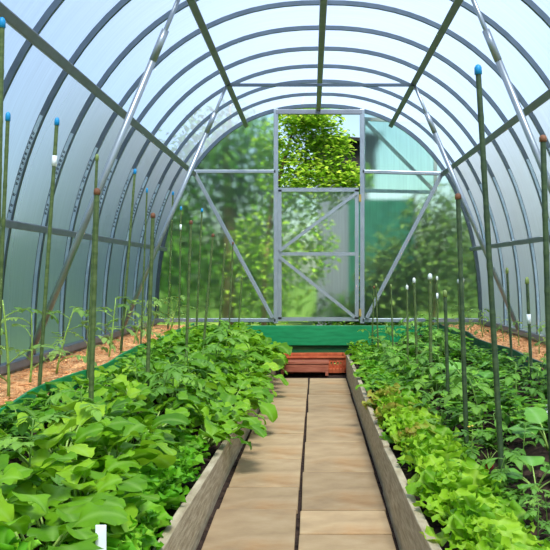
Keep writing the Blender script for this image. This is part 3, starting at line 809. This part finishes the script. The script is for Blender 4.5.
# plant markers and radish roots
for (x, y_, d, lab, gz) in ((101, 527, 1.86, 'white plastic plant marker at the front edge of the left bed', SOIL_L), (548, 406, 3.35, 'white plastic plant marker at the right picture edge', SOIL_R)):
    p = px(x, y_, d); o = thing('plant_marker', (p.x, p.y, gz := soil_l(p.x) if x < 200 else soil_r(p.x)), lab, 'plant marker')
    hh = p.z - gz
    m = MB(); m.box((0, 0, hh / 2 - .02), (.022, .003, hh + .04)); o2 = m.build('stem', M['label'], o)
    m = MB(); m.box((0, -.001, hh - .03), (.024, .004, .07)); m.build('plate', M['label'], o, bevel=.0015)
for (x, y_, d, lab) in ((4, 532, 1.95, 'red radish root showing under leaves at the front of the left bed'), (489, 450, 3.05, 'red radish root on the bare soil beside the nearest right stake')):
    p = px(x, y_, d); gz = soil_l(p.x) if x < 100 else soil_r(p.x)
    o = thing('radish_root', (p.x, p.y, gz + .012), lab, 'radish')
    m = MB(); m.tube([(0, 0, -.045), (0, 0, -.02), (0, 0, -.008), (0, 0, .006), (0, 0, .014), (0, 0, .017)], [.001, .006, .014, .016, .010, .003], 14); m.build('root', M['red'], o, True)
    m = MB()
    for q in range(4): stalk_to(m, (0, 0, .014), q * 1.6, 1.1, .3, .05, .002, .0012, 3)
    m.build('stalks', M['pale_stalk'], o, True)

# ------------------------------------------------------------------ outside: trees, bushes and the shed behind the end wall
def leaf_cloud(seed, blobs, n, l0, droop=0.6):
    r = random.Random(seed); m = MB(); tot = sum(b[4] for b in blobs)
    for (cx, cy, cz, rad, wgt, rz) in blobs:
        for _ in range(int(n * wgt / tot)):
            v = Vector((r.gauss(0, 1), r.gauss(0, 1), r.gauss(0, 1))).normalized() * (r.random() ** 0.45)
            p = Vector((cx + v.x * rad, cy + v.y * rad, cz + v.z * rz)); az = r.uniform(0, 6.28); l = l0 * r.uniform(.7, 1.3)
            el = r.uniform(-1.2, .5) * droop
            T = Vector((math.cos(az) * math.cos(el), math.sin(az) * math.cos(el), math.sin(el))); sd_ = Vector((-math.sin(az), math.cos(az), r.uniform(-.4, .4)))
            nn = T.cross(sd_)
            m.add([p, p + T * l * .4 + sd_ * l * .36 + nn * l * .08, p + T * l, p + T * l * .4 - sd_ * l * .36 + nn * l * .08], [(0, 1, 2), (0, 2, 3)], tint=r.uniform(0, .9), vein=0.0)
    return m
def tree(name, loc, blobs, n, l0, mat, trunk, label, cat, droop=0.6):
    o = thing(name, loc, label, cat, 'trees and bushes outside the greenhouse')
    leaf_cloud(len(label) * 7 + n, blobs, n, l0, droop).build('crown', M[mat], o)
    m = MB()
    for pts, rs in trunk: m.tube(pts, rs, 9)
    m.build('trunk', M['bark'], o, True)
    return o
# the leafy branch filling the open upper half of the door
tree('birch_tree', (-0.55, 9.7, 0), [(0.1, 0, .9, .55, 1.6, .8), (0.35, 0, 1.9, .42, 2.2, .36), (0.75, .05, 1.95, .36, 1.8, .34), (0.58, 0, 1.2, .28, 1.6, .5), (0.2, 0, 2.35, .35, 1.2, .3), (1.0, 0, 1.98, .24, 1.3, .2), (0.5, 0, 2.66, .42, 2.2, .15), (.85, 0, 2.35, .2, .9, .25), (.55, .2, 2.2, .3, 1.2, .3), (.6, .1, 2.5, .3, 1.1, .22), (.1, .1, 1.3, .5, 1.0, .5)],
     7500, .068, 'birch', [([(0, .1, 0), (.02, .1, .9), (.1, .1, 1.7), (.3, .05, 2.4), (.5, .05, 3.0)], [.035, .03, .024, .016, .006]), ([(.06, .1, 1.4), (.45, .15, 1.85), (.95, .1, 2.05)], [.010, .006, .003]), ([(.1, .1, 1.7), (.5, .15, 2.2), (.9, .1, 2.4)], [.008, .005, .003])],
     'young yellow-green birch seen through the open upper half of the door', 'tree')
tree('birch_tree', (-1.12, 11.6, 0), [(0, 0, 2.5, .8, 3, .75), (-.7, .2, 2.1, .8, 2, .8), (.5, .3, 2.0, .7, 2, .8), (-.3, .3, 1.2, 1.0, 2.5, .9), (.4, .5, .9, .8, 2, .8), (-.9, .1, 1.0, .7, 1.8, .8)],
     12000, .085, 'tree', [([(0, 0, 0), (.03, 0, 1.6), (-.02, 0, 2.4), (.02, 0, 3.2)], [.09, .075, .05, .015])], 'tall birch with a pale trunk behind the end wall, left of the door', 'tree', 1.0)
tree('leafy_bush', (0.45, 10.9, 0), [(0, 0, .34, .5, 2, .34), (.35, 0, .3, .4, 1.5, .3)], 2200, .07, 'tree', [([(0, 0, 0), (.02, 0, .5)], [.02, .01])], 'low green bush seen through the foot of the door leaf', 'bush')
tree('leafy_tree', (-3.4, 18.2, 0), [(0, 0, 1.9, 1.1, 3, 1.2), (.5, 0, 1.0, 1.0, 2, .9), (-.7, .2, 1.2, .9, 2, 1.0)], 4500, .10, 'tree', [([(0, 0, 0), (0, 0, 2), (.1, 0, 3.5)], [.1, .08, .03])],
     'broad green tree beyond the left corner of the end wall', 'tree', 1.0)
tree('leafy_bush', (1.50, 10.6, 0), [(-.55, 0, .6, .5, 2, .6), (0, 0, 1.1, .75, 3, .75), (-.45, .1, .8, .55, 2, .6), (.6, 0, .9, .6, 2, .7), (.1, 0, 1.6, .5, 1.2, .45)], 8000, .075, 'bush', [([(0, 0, 0), (.02, 0, .7), (.1, 0, 1.5)], [.03, .025, .01])],
     'olive green bush behind the end panel right of the door', 'bush')
tree('leafy_tree', (3.4, 14.0, 0), [(0, 0, 2.0, 1.2, 3, 1.3), (.8, 0, 1.2, 1.0, 2, 1.1), (-.8, .2, 1.0, 1.0, 2, .9)], 3500, .10, 'bush', [([(0, 0, 0), (0, 0, 2), (.1, 0, 3)], [.08, .06, .02])],
     'greyish green tree beyond the right corner of the end wall', 'tree')
for i, (x, y_, hgt) in enumerate(((-3.7, 4.8, 1.5), (-3.8, 9.4, 1.6), (-4.0, 13.9, 1.6))):
    tree('leafy_bush', (x, y_, 0), [(0, 0, hgt * .5, 1.2, 3, hgt * .5), (0, 1.2, hgt * .45, 1.0, 2, hgt * .45), (0, -1.2, hgt * .45, 1.0, 2, hgt * .45)], 5000 + i * 10, .11, 'bush', [([(0, 0, 0), (.02, 0, hgt * .8)], [.04, .015])],
         'blurred green bush outside the left cover, %s from the front' % nth(i), 'bush')
for i, (x, y_, hgt) in enumerate(((3.7, 5.6, 1.35), (3.8, 10.2, 1.4), (6.4, 15.6, 1.5))):
    tree('leafy_bush', (x, y_, 0), [(0, 0, hgt * .5, 1.1, 3, hgt * .5), (0, 1.2, hgt * .4, 1.0, 2, hgt * .4), (0, -1.2, hgt * .4, 1.0, 2, hgt * .4)], 4000 + i * 10, .11, 'bush', [([(0, 0, 0), (.02, 0, hgt * .8)], [.04, .015])],
         'blurred green bush outside the right cover, %s from the front' % nth(i), 'bush')
for i, (x, y_, h_) in enumerate(((-2.2, 23.0, 1.7), (2.4, 21.0, 1.45), (7.0, 21.0, 1.5))):
    tree('leafy_tree', (x, y_, 0), [(0, 0, h_ * .9, 1.5, 3, h_), (.8, 0, h_ * .6, 1.2, 2, h_ * .7), (-.8, .2, h_ * .6, 1.2, 2, h_ * .7)], 3600 + i * 10, .13, 'bush', [([(0, 0, 0), (0, 0, h_), (.1, 0, h_ * 1.7)], [.1, .08, .03])],
         'distant blurred tree beyond the shed, %s from the left' % nth(i), 'tree', 1.0)
sn = thing('shade_screen', (0.95, 11.75, 0), 'blurred blue-green screen behind the end panel right of the door', 'screen')
part(MB().box((0, 0, 1.15), (0.9, 0.012, 1.5)), 'net', 'net', sn)
for q in (-.46, .46): part(MB().tube([(q, 0, 0), (q, 0, 1.98)], .02, 8), 'post', 'shed_pale', sn)
sh = thing('garden_shed', (0.47, 13.4, 0), 'narrow garden shed with dark upper boards and pale lower siding beyond the door', 'shed')
part(MB().box((0, 0, 1.18), (0.76, 1.2, 2.36)), 'lower_wall', 'shed_pale', sh)
m = MB(); hw, hd = .40, .64
m.add([(-hw, -hd, 2.36), (hw, -hd, 2.36), (hw, -hd, 2.84), (-hw, -hd, 2.90), (-hw, hd, 2.36), (hw, hd, 2.36), (hw, hd, 2.84), (-hw, hd, 2.90)],
      [(0, 1, 2, 3), (5, 4, 7, 6), (0, 4, 5, 1), (0, 3, 7, 4), (1, 5, 6, 2), (3, 2, 6, 7)]); part(m, 'upper_wall', 'shed_dark', sh)
m = MB(); m.box((0, 0, 2.90), (0.98, 1.6, 0.05), Matrix.Rotation(math.radians(3.6), 3, 'Y')); part(m, 'roof', 'shed_dark', sh)
